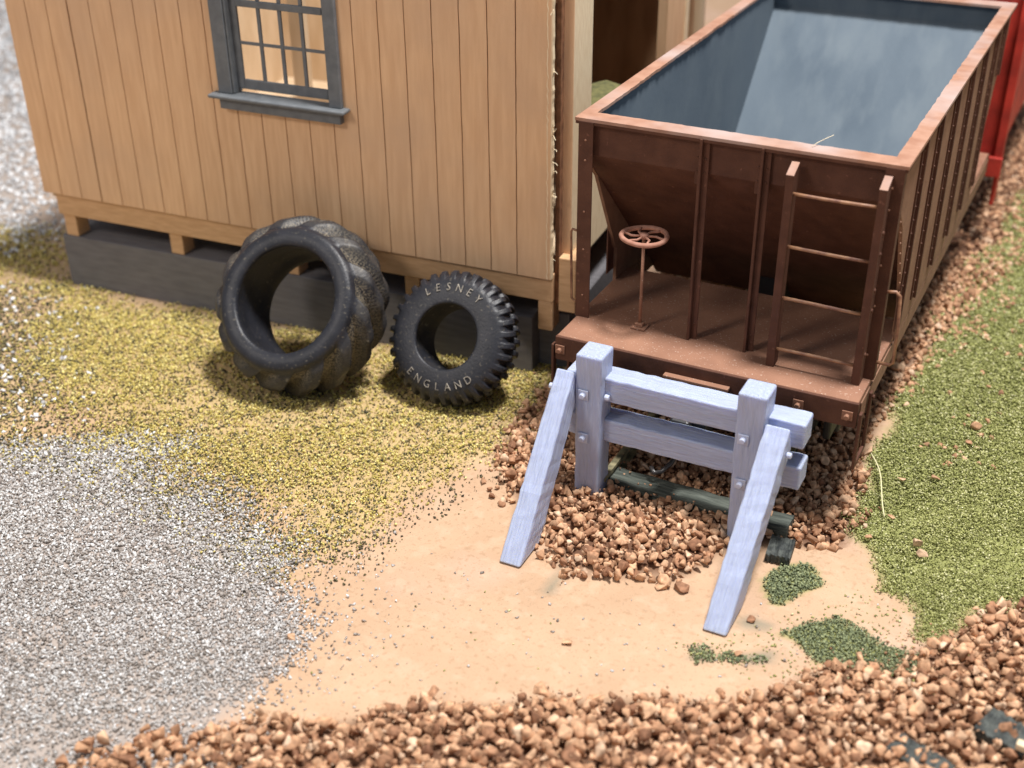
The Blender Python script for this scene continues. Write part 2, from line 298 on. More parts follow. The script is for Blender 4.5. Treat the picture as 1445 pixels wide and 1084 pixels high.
# ballast
def ballast():
    out = []; rad = []
    def lay(zone, x0, x1, y0, y1, sp, dz, jit, dens=1.0, w=.18, rs=.068):
        nx_, ny_ = int((x1-x0)/sp), int((y1-y0)/sp)
        a, b = np.meshgrid(np.arange(nx_), np.arange(ny_)); Pn = np.column_stack([x0+(a.ravel()+.5*(b.ravel() % 2))*sp, y0+b.ravel()*sp])+RNG.normal(0, jit*sp, (nx_*ny_, 2))
        k = RNG.random(len(Pn)) < soft(Pn, zone, w, .16, 1.3)*dens; Pn = Pn[k & inview(Pn, .25)]
        out.append(np.column_stack([Pn, G+hgt(Pn)+dz+RNG.normal(0, .022, len(Pn))])); rad.append(np.clip(rs*1.27*np.exp(RNG.normal(0, .27, len(Pn))), rs*.6, rs*2.1))
    for dz, dens in ((.03, 1.), (.11, .85), (.18, .38)):
        lay(Z_BELT, -9, 14, -14, 0, .195, dz*1.2, .28, dens, rs=.083)
        lay(Z_CAR, -2, 10, -4, 14, .175, dz, .28, dens, rs=.073)
    lay(Z_CAR, -2, 13, 14, 46, .26, .08, .3, 1)
    # thin scatter off the edges, on the turf beside the car and left of the braces
    for Q, n, lo in ((poly([(1230, 560), (1330, 380), (1410, 180), (1640, 180), (1445, 380), (1400, 480), (1280, 600)]), 4200, .8), (poly([(1270, 590), (1445, 380), (1560, 400), (1445, 640), (1320, 700)]), 700, .16), (poly([(675, 700), (720, 600), (770, 560), (800, 640), (760, 720), (700, 712)]), 900, .3),
                     (poly([(1090, 700), (1215, 640), (1215, 770), (1150, 780)]), 500, .5)):
        c = cand(n, Q[:, 0].min(), Q[:, 0].max(), Q[:, 1].min(), Q[:, 1].max()); c = c[RNG.random(n) < soft(c, Q, .5)*lo]
        out.append(np.column_stack([c, G+hgt(c)+.05])); rad.append(RNG.uniform(.06, .11, len(c)))
    out = np.concatenate(out); rad = np.concatenate(rad)
    # keep clear of the rails' running strip and the building plinth
    k = ~((out[:, 0] < -1.25) & (out[:, 1] > 2.6))
    X, Y = out[:, 0], out[:, 1]
    k &= ~((X > .95) & (X < 4.2) & (Y > -.62) & (Y < -.08) & (RNG.random(len(X)) < .93))
    k &= ~((np.abs(X-1.42) < .11) & (Y > -.9))
    return out[k], rad[k]
bp_, br_ = ballast()
o = scatter('ballast', bp_, br_, PROTO_S, STONE, .22); tag(o, 'tan crushed stone ballast under the car and along the front edge', 'ballast', None, 'stuff')
def grains(name, zones, n, box, r, protos, material, label, cat, zoff=0, maxs=1.6, w=.7, ns=.3, excl=None, sh=0):
    c = cand(n, *box); c = c[inview(c)]; dn = np.zeros(len(c))
    for Q, k in zones: dn = np.maximum(dn, k*soft(c, Q, w, ns, sh))
    if name == 'grey_grit': dn = dn*np.clip(.72+.6*nz(c, .8, 3), .25, 1)
    if name in ('yellow_turf', 'green_turf'): dn = dn*np.clip(1.0+.8*nz(c, 1.6, 5), .35 if name[0] == 'y' else .5, 1)
    s = np.clip(depth(c)/24, .9, maxs)
    dn = dn/s**1.6
    if excl is not None: dn *= (1-soft(c, excl, .2, .1))
    kk = RNG.random(len(c)) < dn; c = c[kk]; s = s[kk]
    rad = r*s*RNG.uniform(.6, 1.35, len(c))
    z = G+hgt(c)+rad*.35+zoff*RNG.random(len(c))
    o = scatter(name, np.column_stack([c, z]), rad, protos, material, .3); tag(o, label, cat, None, 'stuff'); return o
grains('grey_grit', [(Z_GRIT, 1)], 170000, (-14, 0, -13, 3), .036, PROTO_G, GRIT, 'grey and white grit spread over the near left corner', 'gravel', .02, 1.6, 1.1, .6)
grains('pale_gravel', [(Z_FARG, 1), (Z_MIX, .22)], 150000, (-48, -8, -5, 40), .055, PROTO_G, PALE, 'pale blurred gravel lot beyond the left end of the building', 'gravel', .02, 2.6, 2)
grains('yellow_turf', [(Z_YEL, 1), (Z_YEL2, .6), (Z_MIX, .22)], 330000, (-30, 1, -6, 9), .027, PROTO_T, YTURF, 'yellow scatter turf with dark flecks below the tyres', 'turf', .05, 1.6, 1.5, .55)
grains('dark_scatter', [(Z_SPK, .6), (Z_YEL, .30), (Z_MIX, .9)], 160000, (-26, 1, -7, 6), .026, PROTO_T, SPECK, 'dark olive specks thinning out over the tan ground', 'turf', .02, 1.5, 1.6, .5)
grains('green_turf', [(Z_GRN, 1), (Z_D3, .5)], 560000, (4, 16, -8, 24), .025, PROTO_T, GTURF, 'bright green foam turf right of the freight car', 'turf', .08, 1.8, .35, .3, None, 0)
grains('dark_green_turf', [(Z_D1, 1), (Z_D2, 1), (Z_D3, .9)], 90000, (2, 10, -7, 0), .028, PROTO_T, DTURF, 'dark green turf patches on the tan ground near the right brace', 'turf', .05, 1, .14, .13)
grains('ballast_fines', [(Z_BELT, .8), (Z_CAR, .8)], 60000, (-9, 14, -14, 12), .034, PROTO_G, STONE, 'small chips and dust filling between the ballast stones', 'ballast', .22, 1.3, .8, .4)
grains('grit_edge', [(Z_GRIT, .5), (poly([(300, 680), (420, 760), (470, 880), (430, 1010), (330, 1060), (250, 900)]), .14)], 60000, (-14, 0, -13, 3), .042, PROTO_G, GRIT, 'larger pale grit chips thinning out onto the tan ground', 'gravel', .01, 1, 1.4, .7)
# sparse strays on the tan paint
Z_TAN = poly([(380, 780), (560, 740), (760, 800), (960, 860), (1290, 800), (1290, 900), (1050, 980), (380, 1010)])
grains('stray_grit', [(Z_TAN, .010), (poly([(380, 720), (560, 740), (560, 1000), (330, 1030)]), .07)], 60000, (-8, 8, -9, 2), .034, PROTO_G, GRIT, 'loose grit grains strewn thinly on the tan ground', 'grit', 0, 1, 1.2, .5)
grains('stray_moss', [(poly([(960, 900), (1120, 860), (1300, 830), (1320, 930), (1060, 985)]), .2), (Z_TAN, .006)], 60000, (-8, 9, -9, 2), .028, PROTO_T, GTURF, 'thin sprinkle of moss crumbs on the tan ground', 'turf', .01, 1, .8, .5)

# ------------------------------------------------------------ wooden building
A0 = Vector((-15.33, 1.91, G)); BY = math.atan2(.083, .9966)
bld = empty('wooden_building', A0, 'unpainted plywood model building with grooved siding and a grey window', 'building', BY)
TL = -.0098                                             # it sits a touch lower at its right end
def tz(s, z): return z+TL*s
def sbox(mb, x0, x1, y0, y1, z0, z1):                    # box following the tilt
    return mb.hexa([(x0, y0, tz(x0, z0)), (x1, y0, tz(x1, z0)), (x1, y1, tz(x1, z0)), (x0, y1, tz(x0, z0))], [(x0, y0, tz(x0, z1)), (x1, y0, tz(x1, z1)), (x1, y1, tz(x1, z1)), (x0, y1, tz(x0, z1))])
ZB, ZT = 2.68, 10.9
WX0, WX1, WZ0, WZ1 = 5.98, 8.72, 5.95, 10.3              # hole for the window
# front siding: a sheet with narrow V grooves, the boards being one piece of ply
gr = [.45+.63*i for i in range(21)]; prof = []
edges = [-.13]+gr+[13.83]
def fronty(s): return -.15
mb = MB()
rs_ = random.Random(8)
zs = sorted(set([ZB+(ZT-ZB)*k/30 for k in range(31)]+[WZ0, WZ1]))
cols_x = []
for i in range(len(edges)-1):
    a, b = edges[i], edges[i+1]
    cols_x.append((a+((.02 if i == 3 else .012) if i else 0), b-((.022 if i == 2 else .012) if i < len(edges)-2 else 0)))
wob = {i: [rs_.uniform(-.006, .006) for _ in zs] for i in range(len(edges))}
for i, (a, b) in enumerate(cols_x):
    yo = -.15
    xs = [a, b]
    for e in (WX0, WX1):
        if a < e < b: xs.insert(1, e)
    for k in range(len(xs)-1):
        for j in range(len(zs)-1):
            xm = (xs[k]+xs[k+1])/2; zm = (zs[j]+zs[j+1])/2
            if WX0 < xm < WX1 and WZ0 < zm < WZ1: continue
            def xx(kk, jj):
                if xs[kk] == a and i: return a+wob[i][jj]
                if xs[kk] == b and i < len(cols_x)-1: return b+wob[i+1][jj]*.6
                return xs[kk]
            p = [(xx(k, j), yo, tz(xs[k], zs[j])), (xx(k+1, j), yo, tz(xs[k+1], zs[j])), (xx(k+1, j+1), yo, tz(xs[k+1], zs[j+1])), (xx(k, j+1), yo, tz(xs[k], zs[j+1]))]
            mb.add(p, [(0, 1, 2, 3)])
            for q0, q1, cond in ((0, 3, k == 0), (1, 2, k == len(xs)-2)):        # groove cheeks
                if cond: mb.add([p[q0], p[q1], (p[q1][0], yo+.03, p[q1][2]), (p[q0][0], yo+.03, p[q0][2])], [(0, 1, 2, 3)])
            if j == 0: mb.add([p[0], p[1], (p[1][0], yo+.03, p[1][2]), (p[0][0], yo+.03, p[0][2])], [(0, 1, 2, 3)])
wall = mb.build('siding', WOODV, bld)
mb = MB()
for x0, x1, z0, z1 in ((-.12, WX0, ZB+.004, ZT), (WX1, 13.82, ZB+.004, ZT), (WX0, WX1, ZB+.004, WZ0), (WX0, WX1, WZ1, ZT)): sbox(mb, x0, x1, -.12, -.02, z0, z1)
mb.build('siding_core', CHAR_SHADE, wall)
mb = MB(); pv = None
for k in range(91):
    z = ZB+(ZT-ZB)*k/90; xa = 13.75+rs_.uniform(-.018, .018); xb = 13.86+rs_.uniform(-.008, .012)
    cur = [(xa, -.153, tz(xa, z)), (xb, -.135, tz(xb, z)), (xb, -.015, tz(xb, z)), (xa, -.015, tz(xa, z))]
    if pv: mb.add(pv+cur, [(q, (q+1) % 4, 4+(q+1) % 4, 4+q) for q in range(4)])
    else: mb.add(cur, [(3, 2, 1, 0)])
    pv = cur
mb.build('cut_edge', CREAM, wall)
mb = MB()
for _ in range(20):                                     # torn fibres along the sawn edge
    z = rs_.uniform(2.7, 9); p = Vector((13.86, -.12+rs_.uniform(0, .08), tz(13.8, z))); pts = [p]; d = Vector((rs_.uniform(-.1, 1), rs_.uniform(-.6, 0), rs_.uniform(-1, 1)))
    for _ in range(5): p = p+d.normalized()*rs_.uniform(.015, .04); d += Vector((rs_.uniform(-.6, .6), rs_.uniform(-.3, .3), rs_.uniform(-.6, .6))); pts.append(p)
    mb.tube(pts, .007, 5)
mb.build('splinter', FIBW, wall)['kind'] = 'stuff'
# floor beam and feet, plinth
mb = MB(); sbox(mb, .12, 13.86, -.04, .36, 2.07, 2.74); mb.build('floor_beam', WOODX, bld, bevel=.02)
for s in (.38, 3.67, 7.02, 10.3, 13.68):
    mb = MB(); zt_ = tz(s, 2.066); wd = .19 if s < 13 else .17
    mb.box(s-wd, s+wd, .03 if s < 13 else -.03, .5, 1.455 if s < 13 else 1.2, zt_); mb.build('foot_block', WOODX, bld, bevel=.02)
mb = MB(); mb.box(.05, 13.35, 0, 11.5, 0, 1.45); mb.box(13.353, 14.1, .45, 11.5, 0, 1.43); mb.build('plinth', PLINTH, bld, bevel=.02)
mb = MB(); sbox(mb, 0.1, 13.8, .37, 12, 2.3, 2.52); mb.build('floor', INWOOD, bld)
# right side: corner board, joist end, lower wall, far post
mb = MB(); sbox(mb, 13.96, 14.16, .32, 1.5, 2.92, 11.6); mb.build('corner_board', CREAM, bld, bevel=.012)
mb = MB(); sbox(mb, 13.945, 14.165, .285, .32, 2.93, 11.6); mb.build('corner_trim', WOODV, bld, bevel=.01)
mb = MB(); sbox(mb, 13.98, 14.38, .02, .8, 1.86, 3.18); mb.build('joist_end', WOODX, bld, bevel=.025)
mb = MB(); sbox(mb, 13.86, 13.955, .1, 1.45, 2.0, 11.5); mb.build('gap_shade', CHAR_SHADE, bld)  # dark strip painting the shade in the gap beside the corner board
mb = MB(); sbox(mb, 14.02, 14.14, 1.5, 11.8, 2.75, 4.6); mb.build('side_wall', CREAM, bld)
mb = MB(); sbox(mb, 13.9, 14.14, 9.3, 9.6, 4.61, 11.6); mb.build('side_post', CREAM, bld)
mb = MB(); sbox(mb, 13.85, 14.10, 7.6, 9.3, 4.61, 11.6); mb.build('side_panel', WOODV, bld)
mb = MB(); sbox(mb, 0.1, 14.1, 11.4, 11.6, 2.53, 11); mb.build('back_wall', INWOOD, bld)
mb = MB(); sbox(mb, 0.0, .15, .0, 11.4, 2.53, 8.2); mb.build('end_wall', INWOOD, bld)
mb = MB(); sbox(mb, 10.4, 10.55, .4, 11.3, 2.53, 11.2); mb.build('partition', INWOOD, bld)
mb = MB(); sbox(mb, 10.56, 10.62, .4, 11.3, 2.53, 8.6); mb.build('partition_lining', DARKW, bld)
mb = MB(); sbox(mb, 10.63, 13.89, .1, 11.3, 8.7, 8.85); mb.build('shade_ceiling', DARKW, bld)  # unseen ceiling, added to darken the right compartment
mb = MB(); sbox(mb, 10.63, 13.84, 11.2, 11.37, 2.53, 8.6); mb.build('back_lining', DARKW, bld)
mb = MB(); sbox(mb, 4.1, 4.5, 5.6, 5.9, 2.53, 9); sbox(mb, 6.6, 6.95, 7.2, 7.5, 2.53, 9.2)
mb.hexa([(3.5, 5.2, 3.2), (9.8, 6.2, 4.6), (9.8, 6.45, 4.6), (3.5, 5.45, 3.2)], [(3.5, 5.2, 3.9), (9.8, 6.2, 5.4), (9.8, 6.45, 5.4), (3.5, 5.45, 3.9)]); mb.build('inner_brace', INWOOD, bld)
# window
win = MB()
fz0, fz1 = 6.02, 10.4
for a, b in ((5.74, 6.10), (8.62, 8.93)): sbox(win, a, b, -.27, -.152, fz0, fz1)
sbox(win, 6.103, 8.617, -.27, -.152, 10.05, fz1)
window = win.build('window', GREYP, bld, bevel=.02)
for a, b in ((6.03, 6.16), (8.56, 8.69)): mb = MB(); sbox(mb, a, b, -.149, .10, fz0, 10.2); mb.build('jamb', GREYP, window, bevel=.012)
mb = MB(); sbox(mb, 6.115, 6.155, -.235, -.15, fz0+.02, 10.04); mb.build('jamb', GREYP, window, bevel=.012)
mb = MB(); sbox(mb, 5.56, 9.08, -.47, .08, 5.93, 6.016); mb.build('sill', GREYP, window, bevel=.03)
mb = MB(); sbox(mb, 5.78, 8.92, -.33, -.153, 5.67, 5.926); mb.build('apron', GREYP, window, bevel=.02)
mb = MB()
ZS = 6.11
sbox(mb, 6.16, 6.33, -.06, .01, ZS, 10.1); sbox(mb, 8.50, 8.56, -.06, .01, ZS, 10.1)
sbox(mb, 6.332, 8.498, -.06, .01, ZS, 6.34); sbox(mb, 6.332, 8.498, -.075, .01, 7.98, 8.13)
mb.build('sash', GREYP, window, bevel=.015)
for i in (1, 2, 3):
    x = 6.33+(8.50-6.33)*i/4; mb = MB(); sbox(mb, x-.04, x+.04, -.045, .0, 6.343, 7.978); sbox(mb, x-.04, x+.04, -.03, .015, 8.132, 10.05); mb.build('muntin', GREYP, window)
for z in (7.17, 8.98): mb = MB(); sbox(mb, 6.333, 8.497, -.038, -.004, z-.034, z+.034); mb.build('muntin', GREYP, window)

# ------------------------------------------------------------ freight car
car = empty('freight_car', (3, 0, G), 'rust brown open-top hopper freight car with slate grey interior', 'freight car')
O = Vector((3, 0, G))
class CB(MB):                                            # car pieces are drawn in world numbers, stored relative to the car
    def build(s, name, m, parent=None, **k):
        s.V = [v-O for v in s.V]; return MB.build(s, name, m, parent or car, **k)
LEN = 14.5
mb = CB(); mb.box(.0, 6.0, 0.03, 3.6, -.12, 0); deck = mb.build('deck', DECK, bevel=.02); mb = CB(); mb.box(.0, 6, 11.6, LEN-.03, -.12, 0); mb.build('deck', DECK, bevel=.02)
mb = CB(); mb.box(-.02, 6.02, -.02, .10, -.53, -.015); mb.box(-.02, 6.02, .101, .25, -.53, -.45); eb = mb.build('end_beam', RUST, bevel=.015)
mb = CB(); mb.box(-.02, 6.02, LEN-.1, LEN+.02, -.53, -.015); mb.build('end_beam', RUST, bevel=.015)
for x in (.09, 4.93, 5.84):
    mb = CB(); mb.box(x-.10, x+.10, -.045, -.021, -.38, -.19); mb.cyl((x, -.04, -.29), (x, -.13, -.29), .052, 6); mb.build('bolt', DECK, eb, bevel=.008)
mb = CB(); mb.box(2.32, 3.62, -.17, -.025, -.30, -.245); mb.build('striker_plate', DECK, bevel=.01)
# side sills
for sx, x0, x1 in ((1, 5.9, 6.02), (-1, -.02, .1)):
    mb = CB(); mb.box(x0, x1, .26, LEN-.11, -.55, -.13); mb.build('side_sill', RUST_LIT, bevel=.01)
mb = CB(); mb.box(2.7, 3.3, .26, LEN-.2, -.9, -.13); mb.build('centre_sill', BLACK)
# corner and end posts (angles)
def angle(x0, x1, y, z0, z1, flip=1):
    m_ = CB(); m_.box(x0, x1, y-.03, y, z0, z1)
    xa = x0 if flip > 0 else x1-.03
    m_.box(xa, xa+.03, y+.001, y+.17, z0, z1); return m_
ZR = 4.17
angle(-.03, .27, .98, -.005, ZR-.06).build('corner_post', RUST, bevel=.006)
angle(5.72, 6.05, .98, -.005, ZR-.06, -1).build('corner_post', RUST, bevel=.006)
for x in (2.38, 3.53):
    m_ = CB(); m_.box(x, x+.05, .93, 1.10, .002, ZR-.06); m_.box(x+.051, x+.17, 1.03, 1.06, .002, ZR-.06); m_.box(x-.10, x-.001, 1.06, 1.09, 3.2, ZR-.06)
    for z in (.35, 3.45, 3.72):
        for xx in (x+.11,): m_.dome((xx, 1.03, z), (0, -1, 0), .026, .025)
    for z in (3.45, 3.72): m_.dome((x-.05, 1.06, z), (0, -1, 0), .026, .025)
    m_.build('end_post', RUST, bevel=.006)
m_ = CB()
for z in (.5, 1.5, 2.3, 3.35, 3.75):
    m_.dome((5.87, .95, z), (0, -1, 0), .024, .022)
    m_.dome((.12, .95, z), (0, -1, 0), .024, .022)
m_.build('rivet', DECK)['kind'] = 'stuff'
# tub: outer skin
YF, YB = 1.10, 13.42
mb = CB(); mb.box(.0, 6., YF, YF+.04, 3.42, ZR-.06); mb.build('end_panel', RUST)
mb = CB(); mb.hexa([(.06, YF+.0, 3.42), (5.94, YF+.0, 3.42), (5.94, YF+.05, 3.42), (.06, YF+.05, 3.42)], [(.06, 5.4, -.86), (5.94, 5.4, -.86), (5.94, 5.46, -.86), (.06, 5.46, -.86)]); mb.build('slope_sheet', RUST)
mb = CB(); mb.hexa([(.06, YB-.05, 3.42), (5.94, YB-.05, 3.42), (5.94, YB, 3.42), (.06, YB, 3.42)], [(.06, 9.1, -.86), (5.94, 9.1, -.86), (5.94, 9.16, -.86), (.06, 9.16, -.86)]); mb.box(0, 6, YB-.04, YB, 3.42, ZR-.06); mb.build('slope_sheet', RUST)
for nm, x0, x1 in (('l', -.02, .05), ('r', 5.95, 6.02)):
    Q = [(YF, ZR-.06), (YF, 3.40), (1.75, 2.75), (2.85, .75), (11.6, .75), (12.8, 2.75), (YB, 3.4), (YB, ZR-.06)]
    V = [(x0, y, z) for y, z in Q]+[(x1, y, z) for y, z in Q]; n = len(Q)
    mb = CB(); mb.add(V, [tuple(range(n)), tuple(range(n, 2*n))[::-1]]+[(i, n+i, n+(i+1) % n, (i+1) % n) for i in range(n)])
    ys = [2.76, 4.3, 6.05, 7.8, 9.5, 11.2, 12.4]
    if nm == 'r':
        for z in np.arange(1.1, 4.0, .27):
            for y in (1.18, 1.3+.0*z): pass
            if z > 2.9: mb.dome((x1, 1.2, z), (1, 0, 0), .026, .025)
            mb.dome((x1, 1.2 if z > 3.3 else 1.2+(3.3-z)*.62, z), (1, 0, 0), .026, .025)
    mb.build('side_sheet', RUST_LIT)
    mb = CB(); mb.box(x0, x1, 2.9, 11.55, -.1, .745); mb.build('lower_side', RUST_LIT)
    sg = 1 if nm == 'r' else -1; xo = x1 if nm == 'r' else x0
    for y in ys:
        mb = CB(); z0 = .25 if y < 12 else 2.7
        def bb(a, b, *r): mb.box(min(xo+sg*a, xo+sg*b), max(xo+sg*a, xo+sg*b), *r)
        bb(.001, .03, y-.19, y+.19, z0, ZR-.065); bb(.031, .085, y-.05, y+.05, z0, ZR-.065)
        if nm == 'r':
            for z in np.arange(z0+.15, 4.05, .27): mb.dome((xo+.03, y-.12, z), (1, 0, 0), .028, .026); mb.dome((xo+.03, y+.12, z), (1, 0, 0), .028, .026)
        mb.build('side_rib', RUST)
# interior lining
TI0, TI1, TY0, TY1 = .12, 5.88, 1.18, 13.3
mb = CB()
V = []
for x in (TI0, TI1): V += [(x, TY0, 4.12), (x, TY0, 3.45), (x, 5.3, -.6), (x, 9.2, -.6), (x, TY1, 3.6), (x, TY1, 4.12)]
mb.add(V, [(0, 1, 7, 6), (1, 2, 8, 7), (2, 3, 9, 8), (3, 4, 10, 9), (4, 5, 11, 10), (0, 5, 4, 3, 2, 1), (6, 7, 8, 9, 10, 11)])
lin = mb.build('tub_lining', TUB)
# rim, slightly uneven inner edge where the two paints meet
mb = CB(); rr_ = random.Random(3)
def strip(a, b, c, d, n, jag, z0=ZR-.06, z1=ZR):
    a, b, c, d = map(Vector, (a, b, c, d)); prev = None
    for i in range(n+1):
        t = i/n; o_ = a.lerp(b, t); q = c.lerp(d, t)
        if 0 < i < n: q = q+(q-o_).normalized()*rr_.uniform(-jag, jag)
        cur = [(o_.x, o_.y, z0), (q.x, q.y, z0), (q.x, q.y, z1+rr_.uniform(0, .004)), (o_.x, o_.y, z1)]
        if prev: mb.add(prev+cur, [(0, 1, 5, 4), (1, 2, 6, 5), (2, 3, 7, 6), (3, 0, 4, 7)])
        prev = cur
X0, X1, Y0, Y1 = -.11, 6.10, .96, 13.57; xi0, xi1, yi0, yi1 = .17, 5.80, 1.38, 13.08
strip((X0, Y0), (X1, Y0), (xi0, yi0), (xi1, yi0), 60, .012)
strip((X0, Y1), (X1, Y1), (xi0, yi1), (xi1, yi1), 40, .012)
strip((X0, Y0), (X0, Y1), (xi0, yi0), (xi0, yi1), 90, .016)
strip((X1, Y0), (X1, Y1), (xi1, yi0), (xi1, yi1), 90, .015)
rim = mb.build('top_rim', RIM)
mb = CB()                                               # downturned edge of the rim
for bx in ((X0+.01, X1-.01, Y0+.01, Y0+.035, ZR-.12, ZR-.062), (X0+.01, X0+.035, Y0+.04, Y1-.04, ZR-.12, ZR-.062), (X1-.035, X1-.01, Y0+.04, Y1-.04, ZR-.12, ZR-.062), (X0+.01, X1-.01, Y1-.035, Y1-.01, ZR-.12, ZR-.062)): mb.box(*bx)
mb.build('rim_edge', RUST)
# ladder
lad = bpy.data.objects.new('ladder', None); lad.empty_display_size = .2; lad.location = Vector((5, .75, 0))-O; link(lad, car)
OL = Vector((5, .75, 0))
class LB(MB):
    def build(s, name, m, **k): s.V = [v-OL for v in s.V]; return MB.build(s, name, m, lad, **k)
for x in (4.08, 5.70):
    mb = LB(); mb.hexa([(x, .62, .003), (x+.16, .62, .003), (x+.16, .90, .003), (x, .90, .003)], [(x+.02, .60, 3.82), (x+.16, .60, 3.82), (x+.16, .93, 3.96), (x+.02, .93, 3.96)])
    if x > 5:
        for z in (.6, 1.5, 1.9, 2.6, 3.0): mb.dome((x+.16, .74, z), (1, 0, 0), .05, .035)
    mb.build('stile', RUST, bevel=.012)
    mb = LB(); mb.hexa([(x+.02, .60, 3.822), (x+.16, .60, 3.822), (x+.16, .93, 3.962), (x+.02, .93, 3.962)], [(x+.02, .60, 3.832), (x+.16, .60, 3.832), (x+.16, .93, 3.972), (x+.02, .93, 3.972)]); mb.build('stile_top', RIM)
for z in (.36, 1.42, 2.45, 3.47):
    mb = LB(); mb.tube([(4.2+1.55*t, .70-(.0), z+.012*math.sin(3*t+z)) for t in np.linspace(0, 1, 6)], .033, 8); mb.build('rung', WIRE, smooth=True)
# hand brake
hb = bpy.data.objects.new('hand_brake', None); hb.empty_display_size = .2; hb.location = Vector((1.36, 1.02, 0))-O; link(hb, car)
class HB(MB):
    def build(s, name, m, **k): return MB.build(s, name, m, hb, **k)
mb = HB(); mb.cyl((0, 0, .08), (.01, -.02, 1.98), .034, 8); mb.build('rod', DECK, smooth=True)
mb = HB(); mb.box(-.15, .15, -.14, .14, .002, .045); mb.box(-.08, .08, -.08, .08, .046, .12); mb.build('base_plate', DECK, bevel=.01)
mb = HB(); ctr = Vector((.01, -.02, 2.0)); mb.tube([ctr+Vector((.44*math.cos(a), .44*math.sin(a), .012*math.sin(2*a))) for a in np.linspace(0, 2*math.pi, 48, endpoint=False)], .05, 8, True)
for k in range(6):
    a0 = k*math.pi/3+.2; mb.tube([ctr+Vector((r1*math.cos(a0+off), r1*math.sin(a0+off), .0)) for r1, off in ((.06, 0), (.15, .12), (.24, .10), (.33, -.14), (.43, -.22))], .024, 6)
mb.cyl(ctr-Vector((0, 0, .04)), ctr+Vector((0, 0, .055)), .085, 12); mb.build('handwheel', WHEELP, smooth=True)
# grab irons
mb = CB(); mb.tube([(6.03, 1.0, 1.80), (6.20, 1.0, 1.83), (6.28, 1.0, 1.76), (6.33, 1.0, 1.1), (6.34, 1.0, .42), (6.28, 1.0, .36), (6.04, 1.0, .36)], .033, 8); mb.build('grab_iron', WIRE, smooth=True)
mb = CB(); mb.tube([(-.02, 1.0, 1.85), (-.14, 1.0, 1.87), (-.17, 1.0, 1.8), (-.14, 1.0, .36), (-.08, 1.0, .3), (0, 1.0, .3)], .026, 8); mb.build('grab_iron', WIRE, smooth=True)
# stirrup steps
def step(x):
    m_ = CB(); m_.box(x-.03, x+.03, -.045, .10, -1.40, -.20); m_.box(x-.03, x+.03, .72, .86, -1.40, -.15); m_.box(x-.03, x+.03, .101, .719, -1.40, -1.30)
    m_.cyl((x+.03, .79, -.25), (x+.08, .79, -.25), .05, 6); return m_.build('stirrup_step', RUST, bevel=.02)
step(6.07); step(-.07)
# under-frame
for y in (2.6, 5.2, 10.5, 12.6):
    mb = CB(); mb.cyl((1.2, y, -1.75), (4.8, y, -1.75), .12, 10)
    for x in (1.32, 4.55): mb.cyl((x, y, -1.75), (x+.14, y, -1.75), .76, 32); mb.cyl((x-.06, y, -1.75), (x, y, -1.75), .82, 32)
    mb.build('wheelset', BLACK, smooth=False)
for y0 in (1.7, 9.8):
    for x in (.7, 5.1): mb = CB(); mb.box(x, x+.16, y0, y0+4.4 if y0 < 5 else y0+3.7, -2.0, -1.45); mb.box(x-.03, x+.2, y0+.6, y0+1.2, -2.15, -1.4); mb.build('truck_frame', BLACK, bevel=.05)
mb = CB(); mb.box(2.72, 3.28, -.25, .3, -1.55, -1.05); mb.box(2.6, 3.0, -.45, -.2, -1.6, -1.0); mb.box(2.85, 3.15, .3, 1.8, -1.45, -1.1); mb.build('coupler', BLACK, bevel=.06)
mb = CB(); mb.tube([(2.2, -.2, -2.38), (2.3, -.28, -2.44), (2.42, -.2, -2.43), (2.52, .05, -2.36), (2.6, .35, -2.2), (2.66, .6, -1.9), (2.7, .7, -1.5)], .05, 10); mb.build('air_hose', HOSE, smooth=True)
mb = CB(); mb.hexa([(4.75, 2.2, -1.1), (5.0, 2.2, -1.1), (5., 2.7, -1.1), (4.75, 2.7, -1.1)], [(4.75, 1.5, -.5), (5.0, 1.5, -.5), (5., 2.2, -.5), (4.75, 2.2, -.5)]); mb.build('brake_lever', BLACK)

# red car coupled behind
rc = empty('red_freight_car', (3.2, 19, G), 'bright red car coupled behind the brown hopper, only its blurred edge showing', 'freight car')
def rb(nm, m, *bxs, **k):
    q = MB()
    for x0, x1, y0, y1, z0, z1 in bxs: q.box(x0-3.2, x1-3.2, y0-19, y1-19, z0-G, z1-G)
    q.build(nm, m, rc, **k)
rb('body', RED, (0, 6.12, 15.2, 27, -.4, 4.6), bevel=.04)
rb('corner_post', RED, (6.1, 6.32, 14.9, 15.2, -.6, 4.9), bevel=.03); rb('corner_post', RED, (-.1, .2, 14.9, 15.2, -.6, 4.9), bevel=.03)
rb('end_beam', RED, (-.1, 6.35, 14.75, 14.9, -.75, -.2), bevel=.03)
rb('step', RED, (6.2, 6.3, 14.9, 15.5, -1.6, -.76), bevel=.02)
rb('truck', BLACK, (.7, 5.4, 15.8, 19.4, -2.2, -1.0), bevel=.1)
